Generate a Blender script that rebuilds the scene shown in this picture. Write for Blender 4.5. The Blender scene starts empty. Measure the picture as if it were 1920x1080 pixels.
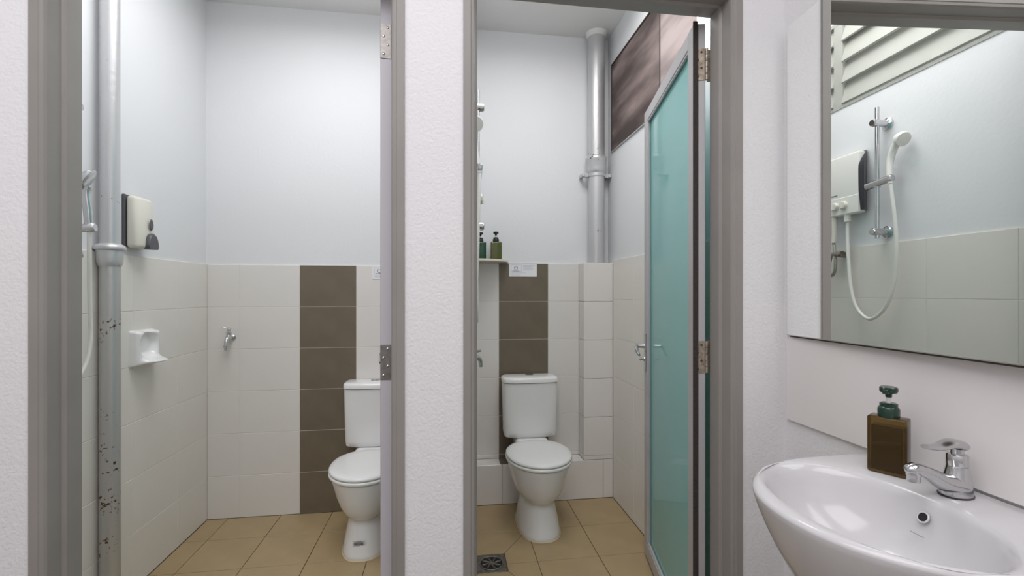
import bpy, bmesh, math, random
from mathutils import Vector, Matrix
random.seed(7)
S = bpy.context.scene
C = S.collection

# ------------------------------------------------------------------ camera
cam_d = bpy.data.cameras.new('camera')
cam_d.sensor_width = 36.0
cam_d.lens = 16.0
cam_d.shift_y = 10 / 1920
cam_d.clip_start = 0.02
cam = bpy.data.objects.new('camera', cam_d)
cam.location = (0, 0, 1.33)
cam.rotation_euler = (math.radians(90), 0, math.radians(-8))
C.objects.link(cam)
S.camera = cam

# ------------------------------------------------------------------ world, lights, exposure
w = bpy.data.worlds.new('daylight')
S.world = w
w.use_nodes = True
w.node_tree.nodes['Background'].inputs[0].default_value = (0.93, 0.97, 1.0, 1)
w.node_tree.nodes['Background'].inputs[1].default_value = 14.0

def area(name, loc, sx, sy, power, col, rot=(0, 0, 0), spread=180):
    l = bpy.data.lights.new(name, 'AREA')
    l.shape = 'RECTANGLE'; l.size = sx; l.size_y = sy; l.energy = power; l.color = col; l.spread = math.radians(spread)
    o = bpy.data.objects.new(name, l); o.location = loc; o.rotation_euler = rot
    C.objects.link(o)
    return o

area('washroom_lamp_light', (-0.45, -0.2, 3.02), 2.2, 1.8, 46, (0.985, 0.97, 1.0))
area('stall_lamp_light', (-0.60, 1.95, 3.03), 0.9, 0.8, 15.4, (0.99, 0.985, 0.995), spread=172)
area('stall_lamp_light', (0.52, 1.95, 3.03), 0.75, 0.8, 12.2, (0.99, 0.985, 0.995), spread=170)

S.view_settings.view_transform = 'Standard'
S.view_settings.look = 'None'
S.view_settings.exposure = 0.05
S.view_settings.gamma = 1.0
S.view_settings.use_curve_mapping = False

# ------------------------------------------------------------------ materials
MATS = {}

def mat(name, col, rough=0.5, metal=0.0, coat=0.0, trans=0.0, ior=1.45, var=0.0, vscale=4.0, bump=0.0, bscale=80.0,
        bdist=0.002, spec=0.5, detail=3.0):
    m = bpy.data.materials.new(name)
    m.use_nodes = True
    nt = m.node_tree
    p = nt.nodes['Principled BSDF']
    p.inputs['Base Color'].default_value = (*col, 1)
    p.inputs['Roughness'].default_value = rough
    p.inputs['Metallic'].default_value = metal
    p.inputs['Coat Weight'].default_value = coat
    p.inputs['Coat Roughness'].default_value = 0.04
    p.inputs['Transmission Weight'].default_value = trans
    p.inputs['IOR'].default_value = ior
    p.inputs['Specular IOR Level'].default_value = spec
    tc = nt.nodes.new('ShaderNodeTexCoord')
    if var > 0:
        n = nt.nodes.new('ShaderNodeTexNoise'); n.inputs['Scale'].default_value = vscale; n.inputs['Detail'].default_value = detail
        nt.links.new(tc.outputs['Object'], n.inputs['Vector'])
        r = nt.nodes.new('ShaderNodeValToRGB')
        r.color_ramp.elements[0].position = 0.3; r.color_ramp.elements[1].position = 0.7
        r.color_ramp.elements[0].color = (*[max(0, c * (1 - var)) for c in col], 1)
        r.color_ramp.elements[1].color = (*[min(1, c * (1 + var)) for c in col], 1)
        nt.links.new(n.outputs['Fac'], r.inputs['Fac'])
        nt.links.new(r.outputs['Color'], p.inputs['Base Color'])
    if bump > 0:
        n2 = nt.nodes.new('ShaderNodeTexNoise'); n2.inputs['Scale'].default_value = bscale; n2.inputs['Detail'].default_value = 2.0
        nt.links.new(tc.outputs['Object'], n2.inputs['Vector'])
        b = nt.nodes.new('ShaderNodeBump'); b.inputs['Strength'].default_value = bump; b.inputs['Distance'].default_value = bdist
        nt.links.new(n2.outputs['Fac'], b.inputs['Height'])
        nt.links.new(b.outputs['Normal'], p.inputs['Normal'])
    MATS[name] = m
    return m

mat('plaster', (0.80, 0.795, 0.805), 0.7, bump=0.55, bscale=120, bdist=0.0028)
mat('stall_paint', (0.775, 0.785, 0.80), 0.6, bump=0.25, bscale=60, bdist=0.002)
mat('ceiling_paint', (0.78, 0.78, 0.77), 0.8)
mat('grout', (0.80, 0.76, 0.70), 0.8)
mat('floor_grout', (0.19, 0.14, 0.09), 0.9)
mat('tile_white', (0.79, 0.765, 0.715), 0.22, var=0.02, vscale=3, bump=0.15, bscale=9, bdist=0.001)
mat('tile_white_gloss', (0.78, 0.755, 0.725), 0.25, var=0.02, vscale=3)
mat('tile_brown', (0.172, 0.140, 0.100), 0.32, var=0.10, vscale=6)
mat('tile_floor', (0.40, 0.298, 0.165), 0.42, var=0.06, vscale=7)
mat('frame_grey', (0.295, 0.277, 0.258), 0.42, var=0.05, vscale=5)
mat('aluminium', (0.50, 0.49, 0.50), 0.4, metal=0.25, var=0.04)
mat('door_edge_lit', (0.60, 0.58, 0.62), 0.4)
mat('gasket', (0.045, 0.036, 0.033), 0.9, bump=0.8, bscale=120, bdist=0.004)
mat('steel_hinge', (0.27, 0.255, 0.24), 0.42, metal=0.85, var=0.2, vscale=60)
mat('brass_hinge', (0.40, 0.34, 0.27), 0.45, metal=0.7, var=0.35, vscale=70)
mat('screw_dark', (0.10, 0.09, 0.085), 0.5, metal=0.6)
mat('chrome', (0.60, 0.60, 0.61), 0.13, metal=1.0)
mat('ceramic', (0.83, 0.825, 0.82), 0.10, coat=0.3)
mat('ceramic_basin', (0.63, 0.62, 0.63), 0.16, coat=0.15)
mat('plastic_white', (0.80, 0.79, 0.75), 0.3)
mat('plastic_seat', (0.80, 0.80, 0.79), 0.22)
mat('plastic_cream', (0.74, 0.72, 0.64), 0.35)
mat('plastic_grey', (0.10, 0.10, 0.11), 0.35)
mat('plastic_dark', (0.035, 0.035, 0.045), 0.3)
mat('black_hole', (0.01, 0.01, 0.01), 0.6)
mat('pump_green', (0.008, 0.038, 0.020), 0.25, coat=0.3)
mat('pump_black', (0.02, 0.025, 0.02), 0.3)
mat('pump_clear', (0.85, 0.83, 0.80), 0.2)
mat('bottle_amber_edge', (0.21, 0.13, 0.035), 0.05, trans=0.85, ior=1.3)
mat('bottle_olive', (0.085, 0.095, 0.020), 0.15, coat=0.5)
mat('bottle_green', (0.006, 0.055, 0.022), 0.15, coat=0.5)
mat('liquid_amber', (0.050, 0.030, 0.005), 0.18, var=0.35, vscale=14, coat=0.5)
mat('splash_panel', (0.80, 0.765, 0.755), 0.25)
mat('sheet_white', (0.86, 0.87, 0.89), 0.5)
mat('sticker_white', (0.84, 0.84, 0.86), 0.4)
mat('ink', (0.08, 0.09, 0.13), 0.6)
mat('ink_pale', (0.45, 0.47, 0.55), 0.6)
mat('louver_paint', (0.40, 0.405, 0.37), 0.55, var=0.03)
mat('braided_steel', (0.35, 0.34, 0.30), 0.3, metal=0.9, bump=1.0, bscale=500, bdist=0.002)
mat('drain_metal', (0.20, 0.18, 0.16), 0.4, metal=0.7, var=0.4, vscale=60)
mat('mirror_silver', (0.955, 0.965, 0.945), 0.0, metal=1.0)
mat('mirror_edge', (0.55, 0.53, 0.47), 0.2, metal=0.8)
mat('timber', (0.30, 0.22, 0.15), 0.7)
mat('foot_sealant', (0.72, 0.60, 0.42), 0.6)
mat('shelf_cream', (0.78, 0.73, 0.62), 0.3)
mat('window_frame_dark', (0.07, 0.06, 0.055), 0.6)

def pipe_material(name, base, rust_amount, zlo, zhi):
    """silver paint over cast iron, with rust pits between two heights of the pipe"""
    m = mat(name, base, 0.40, metal=0.55, bump=0.35, bscale=45, bdist=0.003)
    nt = m.node_tree; p = nt.nodes['Principled BSDF']
    tc = nt.nodes.new('ShaderNodeTexCoord')
    n = nt.nodes.new('ShaderNodeTexNoise'); n.inputs['Scale'].default_value = 75; n.inputs['Detail'].default_value = 4
    n2 = nt.nodes.new('ShaderNodeTexNoise'); n2.inputs['Scale'].default_value = 7; n2.inputs['Detail'].default_value = 2
    nt.links.new(tc.outputs['Object'], n.inputs['Vector']); nt.links.new(tc.outputs['Object'], n2.inputs['Vector'])
    sep = nt.nodes.new('ShaderNodeSeparateXYZ'); nt.links.new(tc.outputs['Object'], sep.inputs[0])
    mr = nt.nodes.new('ShaderNodeMapRange'); mr.interpolation_type = 'SMOOTHSTEP'
    mr.inputs['From Min'].default_value = zhi; mr.inputs['From Max'].default_value = zlo
    nt.links.new(sep.outputs['Z'], mr.inputs['Value'])
    a = nt.nodes.new('ShaderNodeMath'); a.operation = 'MULTIPLY'
    nt.links.new(n.outputs['Fac'], a.inputs[0]); nt.links.new(n2.outputs['Fac'], a.inputs[1])
    b = nt.nodes.new('ShaderNodeMath'); b.operation = 'MULTIPLY'
    nt.links.new(a.outputs[0], b.inputs[0]); nt.links.new(mr.outputs[0], b.inputs[1])
    r = nt.nodes.new('ShaderNodeValToRGB')
    e = r.color_ramp.elements
    e[0].position = rust_amount; e[0].color = (*base, 1)
    e[1].position = rust_amount + 0.035; e[1].color = (0.20, 0.12, 0.06, 1)
    k = e.new(rust_amount + 0.07); k.color = (0.07, 0.045, 0.03, 1)
    nt.links.new(b.outputs[0], r.inputs['Fac'])
    nt.links.new(r.outputs['Color'], p.inputs['Base Color'])
    return m
pipe_material('pipe_silver_worn', (0.54, 0.535, 0.525), 0.335, 1.2, 1.40)
pipe_material('pipe_silver', (0.60, 0.60, 0.61), 0.40, 2.2, 2.9)

def frosted_glass():
    m = bpy.data.materials.new('frosted_teal_glass'); m.use_nodes = True
    nt = m.node_tree; nt.nodes.remove(nt.nodes['Principled BSDF'])
    out = nt.nodes['Material Output']
    tr = nt.nodes.new('ShaderNodeBsdfTranslucent'); tr.inputs[0].default_value = (0.42, 0.93, 0.86, 1)
    df = nt.nodes.new('ShaderNodeBsdfDiffuse'); df.inputs[0].default_value = (0.41, 0.87, 0.85, 1)
    rf = nt.nodes.new('ShaderNodeBsdfRefraction'); rf.inputs[0].default_value = (0.66, 0.98, 0.92, 1)
    rf.inputs['Roughness'].default_value = 0.35; rf.inputs['IOR'].default_value = 1.05
    gl = nt.nodes.new('ShaderNodeBsdfGlossy'); gl.inputs['Roughness'].default_value = 0.05
    a = nt.nodes.new('ShaderNodeMixShader'); a.inputs[0].default_value = 0.72
    nt.links.new(tr.outputs[0], a.inputs[1]); nt.links.new(df.outputs[0], a.inputs[2])
    b = nt.nodes.new('ShaderNodeMixShader'); b.inputs[0].default_value = 0.2
    nt.links.new(a.outputs[0], b.inputs[1]); nt.links.new(rf.outputs[0], b.inputs[2])
    fr = nt.nodes.new('ShaderNodeFresnel'); fr.inputs[0].default_value = 1.5
    c = nt.nodes.new('ShaderNodeMixShader')
    nt.links.new(fr.outputs[0], c.inputs[0]); nt.links.new(b.outputs[0], c.inputs[1]); nt.links.new(gl.outputs[0], c.inputs[2])
    nt.links.new(c.outputs[0], out.inputs[0])
    MATS['frosted_teal_glass'] = m
frosted_glass()

def film(name, c1, c2, tfac):
    """translucent, weathered plastic sheet: daylight glows through it"""
    m = bpy.data.materials.new(name); m.use_nodes = True
    nt = m.node_tree; nt.nodes.remove(nt.nodes['Principled BSDF'])
    out = nt.nodes['Material Output']
    tc = nt.nodes.new('ShaderNodeTexCoord')
    mp = nt.nodes.new('ShaderNodeMapping'); mp.inputs['Rotation'].default_value = (math.radians(35), 0, 0); mp.inputs['Scale'].default_value = (1, 1.2, 5.0)
    n = nt.nodes.new('ShaderNodeTexNoise'); n.inputs['Scale'].default_value = 1.6; n.inputs['Detail'].default_value = 3
    nt.links.new(tc.outputs['Object'], mp.inputs[0]); nt.links.new(mp.outputs[0], n.inputs['Vector'])
    r = nt.nodes.new('ShaderNodeValToRGB')
    r.color_ramp.elements[0].position = 0.36; r.color_ramp.elements[1].position = 0.68
    r.color_ramp.elements[0].color = (*c1, 1); r.color_ramp.elements[1].color = (*c2, 1)
    nt.links.new(n.outputs['Fac'], r.inputs['Fac'])
    tr = nt.nodes.new('ShaderNodeBsdfTranslucent'); df = nt.nodes.new('ShaderNodeBsdfDiffuse')
    nt.links.new(r.outputs[0], tr.inputs[0]); nt.links.new(r.outputs[0], df.inputs[0])
    a = nt.nodes.new('ShaderNodeMixShader'); a.inputs[0].default_value = tfac
    nt.links.new(df.outputs[0], a.inputs[1]); nt.links.new(tr.outputs[0], a.inputs[2])
    nt.links.new(a.outputs[0], out.inputs[0])
    MATS[name] = m
film('window_film_brown', (0.115, 0.098, 0.094), (0.26, 0.222, 0.212), 0.5)
film('window_film_pink', (0.19, 0.163, 0.16), (0.36, 0.32, 0.31), 0.5)
film('window_film_white', (0.80, 0.80, 0.80), (0.9, 0.9, 0.9), 0.5)

# ------------------------------------------------------------------ mesh helpers
def new_bm():
    return bmesh.new()

def link(name, bm, m, parent=None, smooth=False, angle=40):
    me = bpy.data.meshes.new(name)
    bmesh.ops.recalc_face_normals(bm, faces=bm.faces[:])
    bm.to_mesh(me); bm.free()
    me.materials.append(MATS[m])
    if smooth:
        me.polygons.foreach_set('use_smooth', [True] * len(me.polygons))
        try:
            me.set_sharp_from_angle(angle=math.radians(angle))
        except Exception:
            pass
    o = bpy.data.objects.new(name, me)
    C.objects.link(o)
    if parent is not None:
        o.parent = parent
    return o

def box(bm, x0, x1, y0, y1, z0, z1, bevel=0.0, seg=2, M=None):
    r = bmesh.ops.create_cube(bm, size=1.0)
    vs = r['verts']
    for v in vs:
        v.co = Vector((x0 + (v.co.x + .5) * (x1 - x0), y0 + (v.co.y + .5) * (y1 - y0), z0 + (v.co.z + .5) * (z1 - z0)))
    if bevel > 0:
        es = list({e for v in vs for e in v.link_edges})
        r = bmesh.ops.bevel(bm, geom=es, offset=bevel, segments=seg, profile=0.5, affect='EDGES', clamp_overlap=True)
        vs = list({v for f in r['faces'] for v in f.verts} | {v for v in vs if v.is_valid})
    if M is not None:
        for v in vs:
            v.co = M @ v.co
    return vs

def prism(bm, pts, z0, z1, bevel=0.0, M=None):
    """polygon in XY pulled up from z0 to z1"""
    lo = [bm.verts.new((p[0], p[1], z0)) for p in pts]
    hi = [bm.verts.new((p[0], p[1], z1)) for p in pts]
    n = len(pts)
    bm.faces.new(lo[::-1]); top = bm.faces.new(hi)
    for i in range(n):
        bm.faces.new((lo[i], lo[(i + 1) % n], hi[(i + 1) % n], hi[i]))
    if bevel > 0:
        bmesh.ops.bevel(bm, geom=list(top.edges), offset=bevel, segments=1, affect='EDGES', clamp_overlap=True)
    vs = lo + hi
    if M is not None:
        for v in bm.verts:
            v.co = M @ v.co
    return vs

def frame_to(axis, origin=(0, 0, 0)):
    """matrix whose local z runs along axis"""
    z = Vector(axis).normalized()
    x = Vector((0, 0, 1)).cross(z)
    if x.length < 1e-4:
        x = Vector((1, 0, 0))
    x.normalize(); y = z.cross(x)
    M = Matrix((x, y, z)).transposed().to_4x4()
    M.translation = Vector(origin)
    return M

def lathe(bm, prof, seg=28, M=None, sx=1.0, sy=1.0):
    """profile [(r, z)] spun about local z; ends closed"""
    rings = []
    for r, z in prof:
        ring = []
        for i in range(seg):
            a = 2 * math.pi * i / seg
            p = Vector((r * math.cos(a) * sx, r * math.sin(a) * sy, z))
            ring.append(bm.verts.new(M @ p if M else p))
        rings.append(ring)
    loft(bm, rings)

def loft(bm, rings, cap0=True, cap1=True):
    n = len(rings[0])
    for a, b in zip(rings[:-1], rings[1:]):
        for i in range(n):
            bm.faces.new((a[i], a[(i + 1) % n], b[(i + 1) % n], b[i]))
    if cap0: bm.faces.new(rings[0][::-1])
    if cap1: bm.faces.new(rings[-1])

def spline(pts, n=8):
    """Catmull-Rom through the points"""
    P = [Vector(p) for p in pts]
    P = [2 * P[0] - P[1]] + P + [2 * P[-1] - P[-2]]
    out = []
    for i in range(1, len(P) - 2):
        for k in range(n):
            t = k / n
            a, b, c, d = P[i - 1], P[i], P[i + 1], P[i + 2]
            out.append(0.5 * ((2 * b) + (c - a) * t + (2 * a - 5 * b + 4 * c - d) * t * t + (3 * b - a - 3 * c + d) * t ** 3))
    out.append(P[-2])
    return out

def tube(bm, pts, r, seg=12, flat=1.0):
    """r: number or list along the points; flat squashes the local second axis"""
    pts = [Vector(p) for p in pts]
    rs = r if isinstance(r, (list, tuple)) else [r] * len(pts)
    if len(rs) != len(pts):
        m = len(rs) - 1
        rs = [rs[min(m - 1, int(i / (len(pts) - 1) * m))] * (1 - ((i / (len(pts) - 1) * m) - min(m - 1, int(i / (len(pts) - 1) * m)))) +
              rs[min(m, min(m - 1, int(i / (len(pts) - 1) * m)) + 1)] * ((i / (len(pts) - 1) * m) - min(m - 1, int(i / (len(pts) - 1) * m)))
              for i in range(len(pts))]
    rings = []
    t0 = (pts[1] - pts[0]).normalized()
    ref = Vector((0, 0, 1)) if abs(t0.z) < 0.9 else Vector((1, 0, 0))
    x = ref.cross(t0).normalized()
    for i, p in enumerate(pts):
        t = (pts[min(i + 1, len(pts) - 1)] - pts[max(i - 1, 0)]).normalized()
        x = (x - t * x.dot(t)).normalized(); y = t.cross(x)
        rings.append([bm.verts.new(p + (x * math.cos(2 * math.pi * k / seg) + y * math.sin(2 * math.pi * k / seg) * flat) * rs[i]) for k in range(seg)])
    loft(bm, rings)

def thing(name, label, cat, loc=(0, 0, 0), rotz=0.0, group=None):
    o = bpy.data.objects.new(name, None)
    o.empty_display_size = 0.05
    C.objects.link(o)
    o.location = loc; o.rotation_euler = (0, 0, rotz)
    tag(o, label, cat, group)
    return o

def tag(o, label, cat, group=None):
    o['label'] = label; o['category'] = cat
    if group: o['group'] = group
    return o

def struct(o, label, cat):
    o['kind'] = 'structure'; o['label'] = label; o['category'] = cat
    return o

def part(name, m, parent, fn, smooth=False, angle=40):
    bm = new_bm(); fn(bm)
    return link(name, bm, m, parent, smooth, angle)

# ------------------------------------------------------------------ room shell
CEIL = 3.05
FY0, FY1 = 1.32, 1.45            # front wall of the stalls
LW = -1.41                       # tiled side wall of the first stall
LB = 2.905                       # rear wall of the first stall
RB = 2.97                        # rear wall of the second stall
RW = 1.075                       # outer wall of the second stall
BW = 1.065                       # washroom wall that carries the mirror
SK = 0.0726                      # the partition is not quite square to the stalls
PX = lambda y: 0.028 + SK * (y - 1.45)

def wall_mesh(name, m, boxes, label):
    bm = new_bm()
    for b in boxes: box(bm, *b)
    o = link(name, bm, m)
    return struct(o, label, 'wall')

HEAD = 2.30
L0, L1 = -1.055, -0.122          # rough openings
R0, R1 = 0.0435, 0.916
wall_front = wall_mesh('wall_front', 'plaster', [
    (-2.3, L0, FY0, FY1, 0, CEIL), (L1, R0, FY0, FY1, 0, CEIL), (R1, 1.30, FY0, FY1, 0, CEIL),
    (L0, L1, FY0, FY1, HEAD, CEIL), (R0, R1, FY0, FY1, HEAD, CEIL)],
    'white rough-plastered wall with the two stall doorways')
wall_right = wall_mesh('wall_right', 'plaster', [(BW, 1.30, -1.5, FY0, 0, CEIL)], 'white plaster wall behind the mirror and basin')
wall_left = wall_mesh('wall_left', 'plaster', [(-2.42, -2.3, -1.5, FY1, 0, CEIL)], 'white plaster wall of the washroom far from the basin')
wall_back = wall_mesh('wall_back', 'plaster', [(-2.42, 1.30, -1.62, -1.5, 0, CEIL)], 'white plaster wall behind the photographer')
wall_stall_left = wall_mesh('wall_stall_left', 'stall_paint', [(LW - 0.12, LW, FY1, LB + 0.2, 0, CEIL)],
                            'painted and tiled side wall with the soap dish in the first stall')
wall_stall_rear = wall_mesh('wall_stall_rear', 'stall_paint', [(LW, 0.0, LB, LB + 0.2, 0, CEIL)],
                            'painted and tiled rear wall behind the first toilet')
wall_stall_rear_b = wall_mesh('wall_rear', 'stall_paint', [(0.0, RW + 0.15, RB, RB + 0.15, 0, CEIL)],
                              'painted and tiled rear wall behind the second toilet')
WIN_Y0, WIN_Y1, WIN_Z0, WIN_Z1 = 1.50, 2.90, 2.262, 2.845
wall_stall_right = wall_mesh('wall_stall_right', 'stall_paint', [
    (RW, RW + 0.12, FY1, RB, 0, WIN_Z0), (RW, RW + 0.12, FY1, RB, WIN_Z1, CEIL),
    (RW, RW + 0.12, FY1, WIN_Y0, WIN_Z0, WIN_Z1), (RW, RW + 0.12, WIN_Y1, RB, WIN_Z0, WIN_Z1)],
    'painted and tiled outer wall under the brown window panels')

# partition between the stalls, with a louvered opening near its top
bm = new_bm()
VY0, VY1, VZ0, VZ1 = 1.475, 2.86, 2.322, 2.80
PL = -0.10
def pquad(y0, y1): return [(PL, y0), (PX(y0), y0), (PX(y1), y1), (PL, y1)]
prism(bm, pquad(FY1, RB), 0, VZ0)
prism(bm, pquad(FY1, RB), VZ1, CEIL)
prism(bm, pquad(FY1, VY0), VZ0, VZ1)
prism(bm, pquad(VY1, RB), VZ0, VZ1)
wall_partition = struct(link('wall_partition', bm, 'stall_paint'), 'painted and tiled partition between the stalls that carries the water heater', 'wall')

# ceiling, floor
bm = new_bm(); box(bm, -2.42, 1.30, -1.62, RB + 0.15, CEIL, CEIL + 0.1)
struct(link('ceiling', bm, 'ceiling_paint'), 'plain white ceiling over washroom and stalls', 'ceiling')
bm = new_bm(); box(bm, -2.42, 1.30, -1.62, RB + 0.15, -0.1, -0.008)
floor = struct(link('floor', bm, 'floor_grout'), 'beige square floor tiles with dark joints', 'floor')

# ------------------------------------------------------------------ tiles, one object each
_cache = {}
def tile_obj(parent, wdt, hgt, thick, m, M, bev=0.0012):
    """tile with a chamfered face: local x along the wall, local y up it, local z out of it"""
    key = (round(wdt, 4), round(hgt, 4), round(thick, 4), m)
    me = _cache.get(key)
    if me is None:
        b = bmesh.new()
        lo = [b.verts.new(p) for p in ((0, 0, 0), (wdt, 0, 0), (wdt, hgt, 0), (0, hgt, 0))]
        mi = [b.verts.new((p.co.x, p.co.y, thick - bev)) for p in lo]
        hi = [b.verts.new((bev if p.co.x == 0 else wdt - bev, bev if p.co.y == 0 else hgt - bev, thick)) for p in lo]
        for A, B in ((lo, mi), (mi, hi)):
            for i in range(4): b.faces.new((A[i], A[(i + 1) % 4], B[(i + 1) % 4], B[i]))
        b.faces.new(hi); b.faces.new(lo[::-1])
        bmesh.ops.recalc_face_normals(b, faces=b.faces[:])
        me = bpy.data.meshes.new('tile'); b.to_mesh(me); b.free()
        me.materials.append(MATS[m]); _cache[key] = me
    o = bpy.data.objects.new('tile', me)
    C.objects.link(o); o.parent = parent
    o.matrix_local = M
    return o

def basis(u, v, n, o):
    M = Matrix((Vector(u), Vector(v), Vector(n))).transposed().to_4x4(); M.translation = Vector(o)
    return M

def grout_sheet(parent, M, u0, u1, v0, v1, m='grout'):
    bm = new_bm(); box(bm, u0, u1, v0, v1, -0.002, 0.0066)
    o = link('grout', bm, m, parent); o.matrix_local = M
    return o

JO = 0.0022
def tile_field(parent, M, us, vs, mats, thick=0.0085, m2=None):
    """M maps (u, v, out) to the wall; mats(i, j) gives the material or None"""
    grout_sheet(parent, M, us[0], us[-1], vs[0], vs[-1])
    for i in range(len(us) - 1):
        for j in range(len(vs) - 1):
            m = mats(i, j)
            if not m: continue
            jt = Matrix.Translation((us[i] + JO / 2, vs[j] + JO / 2, random.uniform(-0.0006, 0.0002)))
            tile_obj(parent, us[i + 1] - us[i] - JO, vs[j + 1] - vs[j] - JO, thick, m, M @ jt)

rowsL = [0.0, 0.25, 0.50, 0.75, 1.0, 1.25, 1.5]
# first stall, side wall (u runs along +Y, so flip for outward +X normal: u = +Y, v = +Z, n = +X)
tile_field(wall_stall_left, basis((0, 1, 0), (0, 0, 1), (1, 0, 0), (LW, 0, 0)), [1.46, 1.60, 1.93, 2.262, 2.602, LB], rowsL, lambda i, j: 'tile_white')
# first stall, rear wall
tile_field(wall_stall_rear, basis((1, 0, 0), (0, 0, 1), (0, -1, 0), (0, LB, 0)), [LW + 0.009, -1.224, -0.887, -0.557, -0.227, PL], rowsL,
           lambda i, j: 'tile_brown' if i == 2 else 'tile_white_gloss')
# second stall, rear wall above the ledge
rowsR = [0.25, 0.277, 0.527, 0.777, 1.027, 1.277, 1.527]
tile_field(wall_stall_rear_b, basis((1, 0, 0), (0, 0, 1), (0, -1, 0), (0, RB, 0)), [PX(RB) + 0.009, 0.329, 0.659, 0.87], rowsR,
           lambda i, j: 'tile_brown' if i == 1 else 'tile_white_gloss')
# second stall, outer wall
rowsW = [0.0, 0.042, 0.292, 0.542, 0.792, 1.042, 1.292, 1.545]
tile_field(wall_stall_right, basis((0, 1, 0), (0, 0, 1), (-1, 0, 0), (RW, 0, 0)), [1.46, 1.53, 1.86, 2.19, 2.52, 2.85], rowsW, lambda i, j: 'tile_white')
# partition, second-stall side
pu = Vector((SK, 1, 0)).normalized(); pn = Vector((1, -SK, 0)).normalized()
PM = basis(pu, (0, 0, 1), pn, (PX(1.45), 1.45, 0))
rowsP = [0.0, 0.039, 0.306, 0.556, 0.806, 1.056, 1.306, 1.572]
tile_field(wall_partition, PM, [0.005, 0.035, 0.365, 0.70, 1.03, 1.36, 1.515], rowsP, lambda i, j: 'tile_white')

# low tiled ledge and boxed-in pipe duct in the second stall
LEDGE_Y, LEDGE_Z = 2.85, 0.25
bm = new_bm(); box(bm, 0.10, RW, LEDGE_Y + 0.009, RB, 0, LEDGE_Z - 0.009)
box(bm, 0.879, RW, LEDGE_Y + 0.009, RB, LEDGE_Z - 0.009, 1.520)
duct = struct(link('wall_duct', bm, 'grout'), 'low tiled ledge with tall boxed-in pipe duct behind the second toilet', 'wall')
LM = basis((1, 0, 0), (0, 0, 1), (0, -1, 0), (0, LEDGE_Y + 0.009, 0))
def plain_tiles(parent, M, us, vs, mats):
    for i in range(len(us) - 1):
        for j in range(len(vs) - 1):
            tile_obj(parent, us[i + 1] - us[i] - JO, vs[j + 1] - vs[j] - JO, 0.009, mats(i, j),
                     M @ Matrix.Translation((us[i] + JO / 2, vs[j] + JO / 2, random.uniform(-0.0004, 0.0002))))
plain_tiles(duct, LM, [0.12, 0.34, 0.67, 1.0, RW - 0.009], [0.0, LEDGE_Z], lambda i, j: 'tile_white_gloss')
plain_tiles(duct, LM, [0.87, RW - 0.009], [LEDGE_Z + 0.001, 0.277, 0.527, 0.777, 1.027, 1.277, 1.527], lambda i, j: 'tile_white_gloss')
plain_tiles(duct, basis((0, 1, 0), (0, 0, 1), (-1, 0, 0), (0.879, 0, 0)), [LEDGE_Y + 0.0, RB - 0.009], [LEDGE_Z + 0.001, 0.277, 0.527, 0.777, 1.027, 1.277, 1.527], lambda i, j: 'tile_white_gloss')
plain_tiles(duct, basis((1, 0, 0), (0, 1, 0), (0, 0, 1), (0, 0, LEDGE_Z - 0.009)), [0.14, 0.329, 0.659, 0.87], [LEDGE_Y, RB - 0.009], lambda i, j: 'tile_brown' if i == 1 else 'tile_white_gloss')
plain_tiles(duct, basis((1, 0, 0), (0, 1, 0), (0, 0, 1), (0, 0, 1.519)), [0.87, RW], [LEDGE_Y, RB], lambda i, j: 'tile_white_gloss')

# floor tiles
FM = basis((1, 0, 0), (0, 1, 0), (0, 0, 1), (0, 0, -0.009))
def floor_tiles(xs, ys, skip=()):
    for i in range(len(xs) - 1):
        for j in range(len(ys) - 1):
            if (i, j) in skip: continue
            tile_obj(floor, xs[i + 1] - xs[i] - 0.003, ys[j + 1] - ys[j] - 0.003, 0.009, 'tile_floor',
                     FM @ Matrix.Translation((xs[i] + .0015, ys[j] + .0015, random.uniform(-0.0006, 0.0))))
floor_tiles([LW + 0.009, -1.285, -0.99, -0.695, -0.40, PL], [1.45, 1.77, 2.065, 2.36, 2.652, LB - 0.009])
floor_tiles([0.135, 0.44, 0.757, RW - 0.009], [1.45, 1.61, 1.915, 2.22, 2.525, LEDGE_Y], skip={(0, 2), (0, 3)})
def cut_tile(pts):
    cx = sum(p[0] for p in pts) / len(pts); cy = sum(p[1] for p in pts) / len(pts)
    q = [(cx + (p[0] - cx) * 0.985, cy + (p[1] - cy) * 0.985) for p in pts]
    bm = new_bm(); prism(bm, q, -0.009, 0.0, 0.001); link('tile', bm, 'tile_floor', floor)
cut_tile([(.286, 2.312), (.44, 2.525), (.44, 2.22), (.286, 2.22)])
cut_tile([(.10, 2.312), (.10, 2.525), (.44, 2.525), (.286, 2.312)])
cut_tile([(.286, 2.22), (.44, 2.22), (.44, 1.915), (.286, 2.158)])
cut_tile([(.10, 2.158), (.286, 2.158), (.44, 1.915), (.10, 1.915)])

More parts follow.
